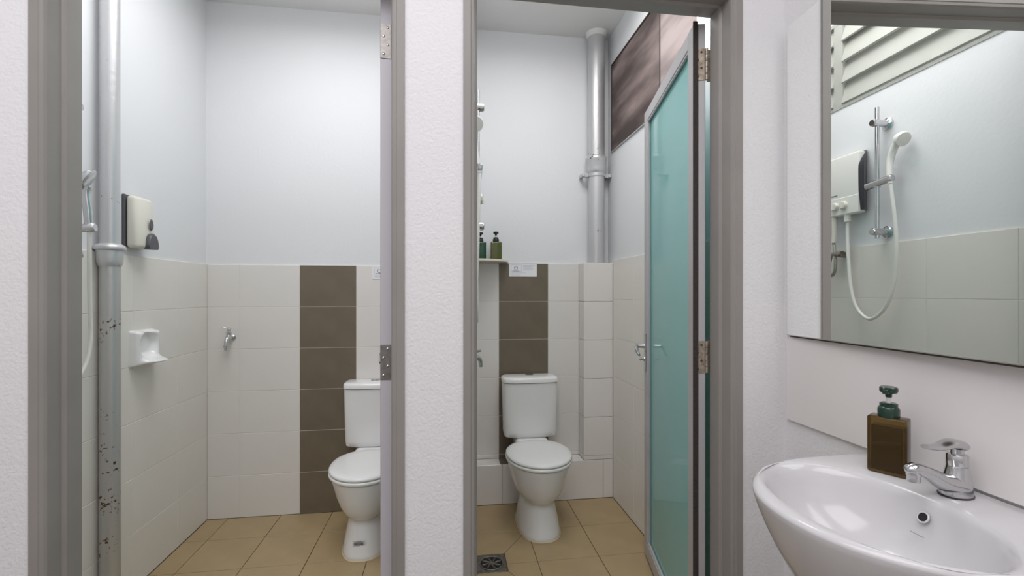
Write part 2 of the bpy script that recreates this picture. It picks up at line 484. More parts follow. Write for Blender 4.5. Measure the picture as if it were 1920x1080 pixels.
# ------------------------------------------------------------------ steel door frames
def door_frame(name, x0, x1, label):
    """x0, x1: outer edges of the frame; stepped profile runs round jambs and head"""
    W = 0.035
    prof = [(0, -0.006), (0, 0.10), (0.018, 0.10), (W + 0.008, 0.105), (W + 0.008, 0.054), (W + 0.004, 0.050), (W, 0.048), (W, 0.004), (W - 0.004, -0.002), (W - 0.012, -0.0035), (W - 0.014, -0.006)]
    root = bpy.data.objects.new(name, None); C.objects.link(root)
    struct(root, label, 'door frame')
    H = HEAD
    def jamb(sgn, xo):
        bm = new_bm()
        lo = [bm.verts.new((xo + sgn * a, FY0 + d, 0)) for a, d in prof]
        hi = [bm.verts.new((xo + sgn * a, FY0 + d, H - a)) for a, d in prof]
        loft(bm, [lo, hi])
        return link('jamb', bm, 'frame_grey', root)
    jamb(1, x0); jamb(-1, x1)
    bm = new_bm()
    lo = [bm.verts.new((x0 + a, FY0 + d, H - a)) for a, d in prof]
    hi = [bm.verts.new((x1 - a, FY0 + d, H - a)) for a, d in prof]
    loft(bm, [lo, hi])
    link('head', bm, 'frame_grey', root)
    return root
door_frame('trim_1', L0, L1, 'grey steel door frame of the first stall beside the pipe')
door_frame('trim_2', R0, R1, 'grey steel door frame around the teal glass door')

# ------------------------------------------------------------------ doors
def screws(bm, pts, M, r=0.0042):
    for a, b in pts:
        lathe(bm, [(r, 0), (r, 0.001), (r * 0.6, 0.0022)], 10, M @ Matrix.Translation((a, b, 0.0)))

def hinge(door, zc, M, swap, m, flip=1):
    """leaf screwed to the door edge, knuckle, leaf on the frame; M: local x across the edge, y up, z out"""
    h = part('hinge', m, door, lambda bm: box(bm, 0.004, 0.036, -0.054, 0.054, 0, 0.0022, 0.0008, 1, M))
    part('screw', 'chrome' if m == 'steel_hinge' else 'screw_dark', h, lambda bm: screws(bm, [(0.026, 0.041), (0.014, 0.014), (0.026, -0.012), (0.014, -0.040)], M @ Matrix.Translation((0, 0, 0.0018))), True)
    def kn(bm):
        for k in range(5):
            z0 = -0.054 + k * 0.0216
            lathe(bm, [(0.0045, z0 + 0.0006), (0.0052, z0 + 0.0012), (0.0052, z0 + 0.0204), (0.0045, z0 + 0.021)], 12,
                  M @ Matrix.Translation((0.043 , 0, 0.002)) @ Matrix.Rotation(-math.pi / 2, 4, 'X'))
    part('knuckle', m, h, kn, True)
    part('frame_leaf', m, h, lambda bm: box(bm, 0.048, 0.060, -0.054, 0.054, -0.012, -0.0095, 0.0005, 1, M))
    return h

def make_door(name, label, hx, hy, ang, length, sheet, gasket_on):
    """leaf local: x from hinge to free end, y = thickness (0 near face, 0.04 far face), z up; hinge edge faces -x"""
    root = bpy.data.objects.new(name, None); C.objects.link(root)
    struct(root, label, 'door')
    root.location = (hx, hy, 0.0); root.rotation_euler = (0, 0, ang)
    z0, z1, T, SW = 0.018, 2.242, 0.04, 0.062
    part('stile', 'aluminium', root, lambda bm: box(bm, 0, SW, -T, 0, z0, z1, 0.002, 1))
    part('stile', 'aluminium', root, lambda bm: box(bm, length - SW, length, -T, 0, z0, z1, 0.002, 1))
    part('rail', 'aluminium', root, lambda bm: box(bm, SW, length - SW, -T + 0.001, -0.001, z1 - 0.055, z1, 0.002, 1))
    part('rail', 'aluminium', root, lambda bm: box(bm, SW, length - SW, -T + 0.001, -0.001, z0, z0 + 0.07, 0.002, 1))
    part('glass_pane', sheet, root, lambda bm: box(bm, SW - 0.008, length - SW + 0.008, -T / 2 - 0.003, -T / 2 + 0.003, z0 + 0.062, z1 - 0.047))
    def beads(bm):
        for y in (-T + 0.004, -0.012):
            for xa, xb, za, zb in ((SW, SW + 0.008, z0 + 0.07, z1 - 0.055), (length - SW - 0.008, length - SW, z0 + 0.07, z1 - 0.055),
                                   (SW, length - SW, z0 + 0.07, z0 + 0.078), (SW, length - SW, z1 - 0.063, z1 - 0.055)):
                box(bm, xa, xb, y, y + 0.008, za, zb)
    part('glazing_bead', 'aluminium', root, beads)
    return root, T, z0, z1, length

def lever_set(door, x, y_face, sgn, z):
    """plate, lever and thumb-turn on one face"""
    M = Matrix.Translation((x, y_face, z)) @ Matrix.Rotation(math.pi / 2 * (1 if sgn < 0 else -1), 4, 'X')
    # local z = out of the face
    up = Matrix.Translation((x, y_face, z))
    pl = part('handle_plate', 'chrome', door, lambda bm: box(bm, x - 0.016, x + 0.016, y_face + (0 if sgn > 0 else -0.006), y_face + (0.006 if sgn > 0 else 0), z - 0.095, z + 0.095, 0.0025, 2))
    def lev(bm):
        p = [(x, y_face, z + 0.03), (x, y_face + sgn * 0.03, z + 0.03), (x - 0.004, y_face + sgn * 0.046, z + 0.03), (x - 0.03, y_face + sgn * 0.05, z + 0.022), (x - 0.06, y_face + sgn * 0.05, z + 0.004), (x - 0.085, y_face + sgn * 0.048, z - 0.004)]
        tube(bm, spline(p, 6), [0.011, 0.0095, 0.009, 0.009, 0.008, 0.0065], 12)
    part('lever', 'chrome', pl, lev, True)
    def knob(bm):
        lathe(bm, [(0.0, 0), (0.011, 0.0), (0.011, 0.010), (0.006, 0.014), (0.006, 0.022), (0.009, 0.026), (0.006, 0.031), (0.0005, 0.032)], 16,
              Matrix.Translation((x, y_face, z - 0.035)) @ Matrix.Rotation(math.radians(-90 * sgn), 4, 'X'))
    part('thumb_turn', 'chrome', pl, knob, True)
    return pl

# second stall: teal frosted glass door, folded back past a right angle. Leaf x axis runs towards (0.167, 0.76)
angR = math.atan2(0.76, 0.167)
doorR, T, dz0, dz1, dl = make_door('door_2', 'grey framed door with teal frosted glass standing open in the second stall', 0.822, 1.44, angR, 0.778, 'frosted_teal_glass', True)
part('gasket', 'gasket', doorR, lambda bm: box(bm, -0.004, 0.001, -0.016, 0.0015, dz0, dz1 + 0.008, 0.0015, 1))
# the face towards the camera is local y = 0 (outwards +y), since the leaf's left is +y
lever_set(doorR, dl - 0.03, 0.0, 1, 1.035)
lever_set(doorR, dl - 0.03, -T, -1, 1.035)
HM = lambda z: basis((0, -1, 0), (0, 0, 1), (-1, 0, 0), (0, 0, z))
for z in (2.103, 1.115, 0.22):
    hinge(doorR, z, HM(z), False, 'brass_hinge')

# first stall: same kind of door, seen edge-on along the partition
angL = math.radians(94.0)
doorL, T, dz0, dz1, dl2 = make_door('door_1', 'grey framed glass door of the first stall seen edge-on beside the toilet', -0.206, 1.44, angL, 0.80, 'frosted_teal_glass', False)
part('lit_edge_strip', 'door_edge_lit', doorL, lambda bm: box(bm, -0.0015, 0.0, -0.038, -0.002, dz0 + 0.002, dz1 - 0.002))  # paler strip: the light hitting this aluminium edge is put into its colour
lever_set(doorL, dl2 - 0.03, 0.0, 1, 1.02)
for z in (2.105, 1.118, 0.22):
    hinge(doorL, z, HM(z) @ Matrix.Translation((-0.004, 0, 0.0012)), False, 'steel_hinge')

# ------------------------------------------------------------------ high window of the second stall
win = bpy.data.objects.new('window_1', None); C.objects.link(win)
struct(win, 'high window with weathered brown plastic panels above the glass door', 'window')
def wf(bm):
    x0, x1 = RW - 0.004, RW + 0.010
    box(bm, x0, x1, WIN_Y0, WIN_Y1, WIN_Z0, WIN_Z0 + 0.010)
    box(bm, x0, x1, WIN_Y0, WIN_Y1, WIN_Z1 - 0.008, WIN_Z1)
    box(bm, x0, x1, WIN_Y1 - 0.006, WIN_Y1, WIN_Z0, WIN_Z1)
    box(bm, x0, x1, WIN_Y0, WIN_Y0 + 0.006, WIN_Z0, WIN_Z1)
    box(bm, x0 + 0.002, x1, 2.203, 2.208, WIN_Z0, WIN_Z1)
part('window_frame', 'window_frame_dark', win, wf)
part('sill_rail', 'aluminium', win, lambda bm: box(bm, RW - 0.009, RW + 0.002, WIN_Y0, WIN_Y1, WIN_Z0 - 0.003, WIN_Z0 + 0.003))
part('pane', 'window_film_brown', win, lambda bm: box(bm, RW + 0.002, RW + 0.005, 2.208, WIN_Y1 - 0.006, WIN_Z0 + 0.010, WIN_Z1 - 0.008))
part('pane', 'window_film_pink', win, lambda bm: box(bm, RW + 0.002, RW + 0.005, 1.86, 2.203, WIN_Z0 + 0.010, WIN_Z1 - 0.008))
part('pane', 'window_film_white', win, lambda bm: box(bm, RW + 0.002, RW + 0.005, WIN_Y0 + 0.006, 1.858, WIN_Z0 + 0.010, WIN_Z1 - 0.008))

# ------------------------------------------------------------------ louvers in the partition (seen in the mirror)
vent = thing('louver_vent', 'grey louvered vent high in the partition, seen in the mirror above the shower', 'vent')
def pm(u, v, n): return PM @ Vector((u, v, n))
U0, U1 = 0.027, 1.41
part('vent_frame', 'louver_paint', vent, lambda bm: [box(bm, U0, U1, VZ0, VZ0 + 0.028, -0.07, 0.004, 0, 1, PM), box(bm, U0, U1, VZ1 - 0.02, VZ1, -0.07, 0.004, 0, 1, PM)])
part('mullion', 'louver_paint', vent, lambda bm: box(bm, 0.806, 0.862, VZ0 + 0.028, VZ1 - 0.02, -0.08, 0.003, 0, 1, PM))
slat_me = None
for ua, ub in ((U0 + 0.002, 0.806), (0.862, U1 - 0.002)):
    for k, zt in enumerate((2.345, 2.455, 2.569, 2.681)):
        bm = new_bm()
        pr = [(zt - 0.004, 0.006), (zt + 0.001, 0.011), (zt + 0.128, -0.026), (zt + 0.124, -0.031)]
        a = [bm.verts.new(pm(ua, z, n)) for z, n in pr]; b = [bm.verts.new(pm(ub, z, n)) for z, n in pr]
        loft(bm, [a, b])
        link('slat', bm, 'louver_paint', vent)

# ------------------------------------------------------------------ toilets
def egg(bm, yb, yf, half, z, n=40, pw=2.0, inset=0.0):
    """oval ring: back at yb, front at yf (towards the viewer), fuller at the back"""
    ring = []
    cy = yb + (yf - yb) * 0.47
    for i in range(n):
        a = 2 * math.pi * i / n
        ca, sa = math.cos(a), math.sin(a)
        e = 2.0 / pw
        x = half * math.copysign(abs(sa) ** e, sa)
        y = ca
        yy = (yf - cy) * math.copysign(abs(y) ** e, y) if y > 0 else (cy - yb) * math.copysign(abs(y) ** (e * 0.85), y)
        ring.append(bm.verts.new((x, -(cy + yy), z)))
    return ring

def make_toilet(label, loc, rz=0.0):
    t = thing('toilet', label, 'toilet', loc, rz, 'close-coupled toilets')
    def bowl(bm):
        R = []
        for yb, yf, h, z, pw in ((0.135, 0.552, 0.116, 0.0, 2.5), (0.135, 0.556, 0.119, 0.008, 2.5), (0.138, 0.552, 0.116, 0.022, 2.5), (0.150, 0.532, 0.105, 0.09, 2.4),
                                 (0.165, 0.512, 0.093, 0.15, 2.3), (0.17, 0.507, 0.090, 0.172, 2.3), (0.17, 0.512, 0.094, 0.182, 2.2), (0.168, 0.530, 0.109, 0.193, 2.1),
                                 (0.166, 0.548, 0.124, 0.212, 2.05), (0.162, 0.566, 0.139, 0.245, 2.05), (0.156, 0.584, 0.156, 0.295, 2.05), (0.15, 0.596, 0.168, 0.345, 2.05),
                                 (0.15, 0.604, 0.176, 0.375, 2.05), (0.15, 0.606, 0.178, 0.388, 2.05), (0.155, 0.60, 0.172, 0.392, 2.05)):
            R.append(egg(bm, yb, yf, h, z, 48, pw))
        loft(bm, R)
    part('bowl', 'ceramic', t, bowl, True, 60)
    def plat(bm):
        box(bm, -0.10, 0.10, -0.24, -0.01, 0.30, 0.434, 0.02, 3)
    part('cistern_platform', 'ceramic', t, plat, True)
    part('sealant_ring', 'foot_sealant', t, lambda bm: loft(bm, [egg(bm, 0.13, 0.56, 0.122, 0.0005, 40, 2.5), egg(bm, 0.132, 0.558, 0.120, 0.006, 40, 2.5)]))
    def seat(bm):
        loft(bm, [egg(bm, 0.172, 0.612, 0.183, 0.393, 48), egg(bm, 0.168, 0.617, 0.188, 0.398, 48), egg(bm, 0.168, 0.617, 0.188, 0.407, 48), egg(bm, 0.172, 0.613, 0.184, 0.411, 48)])
    part('seat', 'plastic_seat', t, seat, True, 50)
    def lid(bm):
        loft(bm, [egg(bm, 0.178, 0.608, 0.180, 0.4125, 48), egg(bm, 0.172, 0.614, 0.186, 0.416, 48), egg(bm, 0.172, 0.614, 0.186, 0.424, 48), egg(bm, 0.178, 0.606, 0.179, 0.431, 48),
                  egg(bm, 0.20, 0.575, 0.155, 0.437, 48), egg(bm, 0.25, 0.52, 0.11, 0.4395, 48), egg(bm, 0.33, 0.43, 0.04, 0.441, 48)])
    part('seat_lid', 'plastic_seat', t, lid, True, 60)
    for sx in (-0.075, 0.075):
        part('seat_hinge', 'plastic_seat', t, lambda bm: lathe(bm, [(0.011, -0.02), (0.011, 0.02)], 14, Matrix.Translation((sx, -0.182, 0.42)) @ Matrix.Rotation(math.pi / 2, 4, 'Y')), True)
    def cist(bm):
        def ring(wd, d0, d1, z, n=48):
            out = []
            for i in range(n):
                a = 2 * math.pi * i / n; ca, sa = math.cos(a), math.sin(a)
                x = wd * math.copysign(abs(ca) ** 0.32, ca)
                y = (d0 + d1) / 2 + (d1 - d0) / 2 * math.copysign(abs(sa) ** 0.42, sa)
                y += 0.012 * (1 - (x / wd) ** 2) * (1 if sa > 0 else 0)
                out.append(bm.verts.new((x, -y, z)))
            return out
        loft(bm, [ring(0.155, 0.012, 0.140, 0.434), ring(0.165, 0.004, 0.150, 0.442), ring(0.168, 0.002, 0.152, 0.47), ring(0.172, 0.0, 0.156, 0.65), ring(0.174, 0.0, 0.158, 0.772)])
    part('cistern', 'ceramic', t, cist, True, 50)
    def clid(bm):
        def ring(wd, d0, d1, z, n=48):
            out = []
            for i in range(n):
                a = 2 * math.pi * i / n; ca, sa = math.cos(a), math.sin(a)
                x = wd * math.copysign(abs(ca) ** 0.32, ca)
                y = (d0 + d1) / 2 + (d1 - d0) / 2 * math.copysign(abs(sa) ** 0.42, sa)
                y += 0.012 * (1 - (x / wd) ** 2) * (1 if sa > 0 else 0)
                out.append(bm.verts.new((x, -y, z)))
            return out
        loft(bm, [ring(0.173, 0.0, 0.158, 0.774), ring(0.177, -0.002, 0.163, 0.777), ring(0.177, -0.002, 0.163, 0.797), ring(0.173, 0.002, 0.158, 0.805), ring(0.160, 0.012, 0.145, 0.809), ring(0.08, 0.05, 0.10, 0.811)])
    l = part('cistern_lid', 'ceramic', t, clid, True, 50)
    def btn(bm):
        lathe(bm, [(0.026, 0.809), (0.027, 0.812), (0.026, 0.8160), (0.020, 0.8170)], 24, Matrix.Translation((0.0, -0.078, 0)))
    part('flush_button', 'chrome', l, btn, True)
    return t

toiletL = make_toilet('white toilet with a barcode sticker on its foot, half hidden by the door edge', (-0.430, LB - 0.012, 0))
toiletR = make_toilet('white toilet with closed lid in front of the low tiled ledge', (0.512, 2.93, 0))
# barcode sticker on the foot
def stick(bm): box(bm, -0.030, 0.030, -0.0006, 0.0006, -0.020, 0.020)
st = part('barcode_sticker', 'sticker_white', toiletL, stick)
st.location = (-0.010, -0.5405, 0.082); st.rotation_euler = (math.radians(17), math.radians(3), 0)
def bars(bm):
    x = -0.024
    rr = random.Random(3)
    while x < 0.022:
        wd = rr.choice((0.0009, 0.0016, 0.0026)); box(bm, x, x + wd, -0.0013, -0.0006, -0.009, 0.005); x += wd + rr.choice((0.0008, 0.0015))
    for z, a, b in ((0.012, -0.012, 0.016), (0.009, -0.022, 0.024), (-0.014, -0.015, 0.012)):
        box(bm, a, b, -0.0013, -0.0006, z, z + 0.0013)
part('barcode', 'ink', st, bars)

# ------------------------------------------------------------------ printed notices
def notice(label, x0, x1, z0, z1, y):
    t = thing('paper_notice', label, 'notice', (x0, y, z0), 0, 'notices above the toilets')
    W, H = x1 - x0, z1 - z0
    part('paper', 'sheet_white', t, lambda bm: box(bm, 0, W, -0.0012, 0, 0, H))
    def outline(bm):
        a, b, c, d = 0.012, 0.44 * W, 0.40 * H, 0.92 * H
        e = 0.0012
        for q in ((a, b, c, c + e), (a, b, d - e, d), (a, a + e, c, d), (b - e, b, c, d)):
            box(bm, q[0], q[1], -0.0018, -0.001, q[2], q[3])
    part('printed_border', 'ink_pale', t, outline)
    def icon(bm):
        cx, cz = 0.24 * W, 0.68 * H
        pts = [(cx + 0.011 * math.cos(a), -0.0016, cz + 0.014 * math.sin(a)) for a in [math.radians(150 + 240 * k / 14) for k in range(15)]]
        tube(bm, pts, 0.0013, 6)
        box(bm, cx - 0.006, cx - 0.002, -0.0018, -0.001, cz + 0.004, cz + 0.008)
        box(bm, cx + 0.003, cx + 0.007, -0.0018, -0.001, cz + 0.004, cz + 0.008)
        box(bm, cx - 0.024, cx + 0.022, -0.0018, -0.001, 0.43 * H, 0.43 * H + 0.002)
    part('printed_icon', 'ink', t, icon)
    def lines(bm):
        for k in range(6):
            z = 0.90 * H - k * 0.075 * H
            box(bm, 0.50 * W, (0.93 - 0.06 * (k % 3)) * W, -0.0018, -0.001, z - 0.0016, z)
        for k in range(3):
            z = 0.30 * H - k * 0.085 * H
            box(bm, 0.08 * W, (0.60 - 0.1 * k) * W, -0.0018, -0.001, z - 0.0012, z)
    part('printed_lines', 'ink_pale', t, lines)
    return t
notice('white paper notice on the brown tiles above the toilet by the ledge', 0.398, 0.582, 1.440, 1.524, RB - 0.0095)
notice('white paper notice on white tiles, half hidden behind the door edge', -0.462, -0.280, 1.418, 1.494, LB - 0.0095)

# ------------------------------------------------------------------ soil pipes
def soil_pipe_left():
    t = thing('drain_pipe', 'silver-painted rusty drain pipe standing by the first stall side wall', 'pipe', (-1.364, 2.064, 0))
    part('lower_pipe', 'pipe_silver_worn', t, lambda bm: lathe(bm, [(0.0345, 0.0), (0.0345, 1.46)], 40), True)
    part('upper_pipe', 'pipe_silver', t, lambda bm: lathe(bm, [(0.0325, 1.46), (0.0325, CEIL)], 40), True)
    part('socket', 'pipe_silver', t, lambda bm: lathe(bm, [(0.035, 1.438), (0.0395, 1.446), (0.043, 1.460), (0.0445, 1.492), (0.0445, 1.503), (0.051, 1.507), (0.053, 1.514), (0.051, 1.522), (0.046, 1.526), (0.040, 1.530), (0.033, 1.532)], 40), True)
    return t
soil_pipe_left()
def soil_pipe_right():
    t = thing('drain_pipe', 'silver drain pipe rising from the tiled duct to the ceiling', 'pipe', (0.972, 2.908, 0))
    part('lower_pipe', 'pipe_silver', t, lambda bm: lathe(bm, [(0.053, 1.529), (0.053, 2.12)], 40), True)
    part('upper_pipe', 'pipe_silver', t, lambda bm: lathe(bm, [(0.055, 2.12), (0.055, CEIL)], 40), True)
    part('socket', 'pipe_silver', t, lambda bm: lathe(bm, [(0.055, 2.115), (0.062, 2.125), (0.066, 2.14), (0.0665, 2.20), (0.070, 2.206), (0.070, 2.222), (0.064, 2.23), (0.056, 2.233)], 40), True)
    part('ceiling_seal', 'ceiling_paint', t, lambda bm: lathe(bm, [(0.058, CEIL - 0.03), (0.064, CEIL - 0.02), (0.070, CEIL)], 32), True)
    def strap(bm):
        lathe(bm, [(0.056, 2.098), (0.0585, 2.098), (0.0585, 2.122), (0.056, 2.122)], 36)
        for sx in (-1, 1):
            box(bm, *(sorted((sx * 0.054, sx * 0.082))), -0.008, 0.010, 2.096, 2.124, 0.002, 1)
            box(bm, *(sorted((sx * 0.080, sx * 0.100))), -0.013, 0.056, 2.098, 2.122, 0.003, 1)
    part('strap', 'pipe_silver', t, strap, True)
soil_pipe_right()

# ------------------------------------------------------------------ first stall wall items
# soft-edged soap dispenser
d = thing('soap_dispenser', 'cream wall dispenser with grey push button above the side tiles', 'dispenser', (LW, 2.205, 1.53))
part('back_plate', 'plastic_grey', d, lambda bm: box(bm, 0, 0.012, -0.004, 0.128, 0.004, 0.236, 0.004, 2))
def dbody(bm):
    vs = box(bm, 0.012, 0.062, 0.0, 0.126, 0.0, 0.232, 0.016, 4)
    for v in bm.verts:   # top leans back, belly bulges
        k = max(0, (v.co.z - 0.13) / 0.1)
        if v.co.x > 0.03: v.co.x -= 0.016 * k * k; v.co.x += 0.012 * math.sin(math.pi * min(1, max(0, v.co.y / 0.126)))
part('body', 'plastic_cream', d, dbody, True, 50)
def drop(bm):
    n = 22; c = []
    for off, s in ((0.0, 1.0), (0.004, 0.9)):
        ring = []
        for i in range(n):
            a = 2 * math.pi * i / n
            yy = 0.013 * math.sin(a) * (1 - 0.35 * max(0, math.cos(a))); zz = 0.026 * math.cos(a)
            ring.append(bm.verts.new((0.0685 + off, 0.080 + yy * s, 0.112 + zz * s)))
        c.append(ring)
    loft(bm, c)
part('sight_window', 'plastic_grey', d, drop, True)
def push(bm):
    n = 24; c = []
    for xo, s in ((0.056, 1.0), (0.078, 1.0), (0.083, 0.9)):
        ring = []
        for i in range(n):
            a = math.pi * i / (n - 3) if i < n - 2 else None
            if i < n - 2: ring.append(bm.verts.new((xo, 0.080 + 0.036 * math.cos(a) * s, 0.010 + 0.062 * math.sin(a) * s)))
        ring.append(bm.verts.new((xo, 0.080 - 0.03 * s, 0.000))); ring.append(bm.verts.new((xo, 0.080 + 0.03 * s, 0.000)))
        c.append(ring)
    loft(bm, c)
part('push_button', 'plastic_grey', d, push, True)

# ceramic soap dish: plate with a hollow and a lip
def soap_dish(bm):
    N = 30
    W, Hh = 0.165, 0.165
    g = []
    for j in range(N + 1):
        row = []
        for i in range(N + 1):
            u, v = i / N, j / N
            ed = min(u, v, 1 - u, 1 - v)
            h = 0.038 * min(1, math.sin(min(1, ed / 0.09) * math.pi / 2) + 0.0)
            e = math.hypot((u - 0.5) / 0.33, (v - 0.57) / 0.36)
            hol = 0.5 + 0.5 * math.tanh((1 - e) * 6)
            h -= 0.030 * hol * max(0, 1 - max(0, (0.36 - v)) / 0.2)
            lip = math.exp(-((v - 0.13) / 0.075) ** 2) * max(0, 1 - (abs(u - 0.55) / 0.48) ** 2.4)
            h += 0.062 * lip
            h = max(h, 0.0)
            row.append(bm.verts.new((h, u * W, v * Hh)))
        g.append(row)
    for j in range(N):
        for i in range(N):
            bm.faces.new((g[j][i], g[j][i + 1], g[j + 1][i + 1], g[j + 1][i]))
bm = new_bm(); soap_dish(bm)
sd = link('soap_dish', bm, 'ceramic', None, True, 80)
sd.location = (LW + 0.0085, 2.236, 0.997)
tag(sd, 'white ceramic soap dish set into the side wall tiles', 'soap dish')

# bib tap on the rear wall
tp = thing('bib_tap', 'small chrome bib tap on the white tiles beside the brown strip', 'tap', (-1.262, LB - 0.0085, 1.07))
part('flange', 'chrome', tp, lambda bm: lathe(bm, [(0.019, 0.0), (0.018, 0.005), (0.010, 0.010), (0.009, 0.012)], 22, frame_to((0, -1, 0))), True)
part('tap_body', 'chrome', tp, lambda bm: (tube(bm, spline([(0, 0, 0), (0, -0.03, 0.0), (0, -0.052, 0.006), (0, -0.075, -0.012), (0, -0.083, -0.05)], 6), [0.010, 0.011, 0.014, 0.011, 0.0095], 16),
                                           lathe(bm, [(0.013, 0.0), (0.013, 0.028), (0.009, 0.032), (0.008, 0.046)], 18, Matrix.Translation((0, -0.045, 0.006)))), True)
part('spout_ring', 'chrome', tp, lambda bm: lathe(bm, [(0.0125, -0.050), (0.0125, -0.040), (0.0105, -0.038), (0.0085, -0.066), (0.0085, -0.050)][0:3] + [(0.0105, -0.038)], 18, Matrix.Translation((0, -0.083, 0))) , True)
part('spout_nozzle', 'chrome', tp, lambda bm: lathe(bm, [(0.0085, -0.068), (0.0085, -0.050)], 16, Matrix.Translation((0, -0.083, 0))), True)
part('tap_lever', 'chrome', tp, lambda bm: tube(bm, spline([(0.008, -0.045, 0.052), (-0.006, -0.047, 0.056), (-0.025, -0.056, 0.060), (-0.038, -0.062, 0.061)], 5), [0.014, 0.011, 0.008, 0.005], 12, 0.5), True)

# hand shower of the first stall, mostly behind the door jamb
sh = thing('hand_shower', 'chrome hand shower with white hose on a rail behind the door jamb', 'shower', (LW, 1.85, 0))
def brk(bm, z, ylen=0.0):
    lathe(bm, [(0.017, 0.008), (0.017, 0.014), (0.010, 0.016), (0.010, 0.062), (0.012, 0.064), (0.012, 0.095), (0.008, 0.098)], 18, Matrix.Translation((0, 0, z)) @ frame_to((1, 0, 0)))
part('rail', 'chrome', sh, lambda bm: lathe(bm, [(0.009, 1.42), (0.009, 2.06)], 16, Matrix.Translation((0.075, 0, 0))), True)
part('bracket', 'chrome', sh, lambda bm: brk(bm, 2.005), True)
part('bracket', 'chrome', sh, lambda bm: brk(bm, 1.47), True)
part('holder', 'pipe_silver', sh, lambda bm: (lathe(bm, [(0.017, -0.02), (0.018, -0.012), (0.018, 0.012), (0.016, 0.02)], 18, Matrix.Translation((0.075, 0, 1.565))),
                                          lathe(bm, [(0.013, 0.0), (0.016, 0.02), (0.018, 0.045), (0.013, 0.052)], 18, Matrix.Translation((0.085, 0, 1.565)) @ frame_to((0.9, 0.1, 0.1)))), True)
part('shower_handle', 'chrome', sh, lambda bm: tube(bm, spline([(0.118, 0.002, 1.555), (0.116, 0.0, 1.62), (0.110, -0.003, 1.69), (0.112, -0.002, 1.715)], 6), [0.012, 0.0135, 0.014, 0.017], 16), True)
part('shower_head', 'chrome', sh, lambda bm: lathe(bm, [(0.008, -0.020), (0.026, -0.016), (0.043, -0.002), (0.045, 0.006), (0.041, 0.010), (0.034, 0.011)], 26, Matrix.Translation((0.112, -0.004, 1.742)) @ frame_to((0.75, 0.35, -0.45))), True)
hose_pts = [(0.118, 0.002, 1.55), (0.112, 0.012, 1.47), (0.10, 0.03, 1.36), (0.092, 0.045, 1.24), (0.09, 0.05, 1.17), (0.088, 0.035, 1.08), (0.08, -0.01, 1.01), (0.05, -0.05, 0.975), (0.012, -0.07, 0.965)]
part('hose', 'plastic_white', sh, lambda bm: tube(bm, spline(hose_pts, 8), 0.0068, 10), True)
part('outlet_elbow', 'chrome', sh, lambda bm: lathe(bm, [(0.018, 0.008), (0.018, 0.014), (0.011, 0.017), (0.011, 0.05)], 18, Matrix.Translation((0, -0.055, 0.965)) @ frame_to((1, 0, 0))), True)

# ------------------------------------------------------------------ second stall wall items on the partition
def on_p(y, z, off):
    """point at off metres from the partition face, at room depth y along it"""
    u = (y - 1.45)
    return PM @ Vector((u, z, off + 0.0))

sh2 = thing('hand_shower', 'chrome shower rail with white hand shower and hose, reflected in the mirror', 'shower')
YR = 2.0
def P(y, z, o): return tuple(on_p(y, z, o))
def brk2(bm, z):
    lathe(bm, [(0.028, 0.0), (0.028, 0.009), (0.022, 0.014), (0.0165, 0.016), (0.0165, 0.042), (0.0175, 0.046), (0.0175, 0.084), (0.014, 0.089)], 22, Matrix.Translation(P(YR, z, 0)) @ frame_to(pn).copy())
part('rail', 'chrome', sh2, lambda bm: tube(bm, [P(YR, 1.592, 0.06), P(YR, 2.218, 0.06)], 0.0095, 18), True)
part('bracket', 'chrome', sh2, lambda bm: brk2(bm, 2.143), True)
part('bracket', 'chrome', sh2, lambda bm: brk2(bm, 1.624), True)
part('holder', 'chrome', sh2, lambda bm: (tube(bm, [P(YR + 0.055, 1.850, 0.062), P(YR + 0.05, 1.850, 0.062), P(YR - 0.08, 1.862, 0.066), P(YR - 0.085, 1.862, 0.066)], [0.012, 0.0175, 0.0175, 0.012], 20),
                                           tube(bm, [P(YR, 1.835, 0.06), P(YR, 1.875, 0.06)], 0.0145, 18)), True)
part('shower_handle', 'plastic_white', sh2, lambda bm: tube(bm, spline([P(1.925, 1.835, 0.068), P(1.938, 1.89, 0.058), P(1.942, 1.95, 0.05), P(1.926, 2.000, 0.048), P(1.902, 2.026, 0.05)], 8), [0.010, 0.0125, 0.0145, 0.0155, 0.018], 18), True)
part('shower_head', 'plastic_white', sh2, lambda bm: lathe(bm, [(0.010, -0.03), (0.022, -0.026), (0.031, -0.010), (0.033, 0.006), (0.031, 0.012), (0.024, 0.013)], 26, Matrix.Translation(P(1.885, 2.030, 0.052)) @ frame_to((0.10, -0.85, -0.45))), True)
hz = [P(1.925, 1.835, 0.068), P(1.915, 1.75, 0.066), P(1.905, 1.62, 0.062), P(1.905, 1.5, 0.06), P(1.925, 1.36, 0.055), P(1.97, 1.255, 0.055), P(2.045, 1.205, 0.055), P(2.115, 1.255, 0.055), P(2.15, 1.36, 0.055), P(2.17, 1.52, 0.05), P(2.18, 1.64, 0.045), P(2.18, 1.698, 0.045)]
part('hose', 'plastic_white', sh2, lambda bm: tube(bm, spline(hz, 8), 0.0085, 12), True)

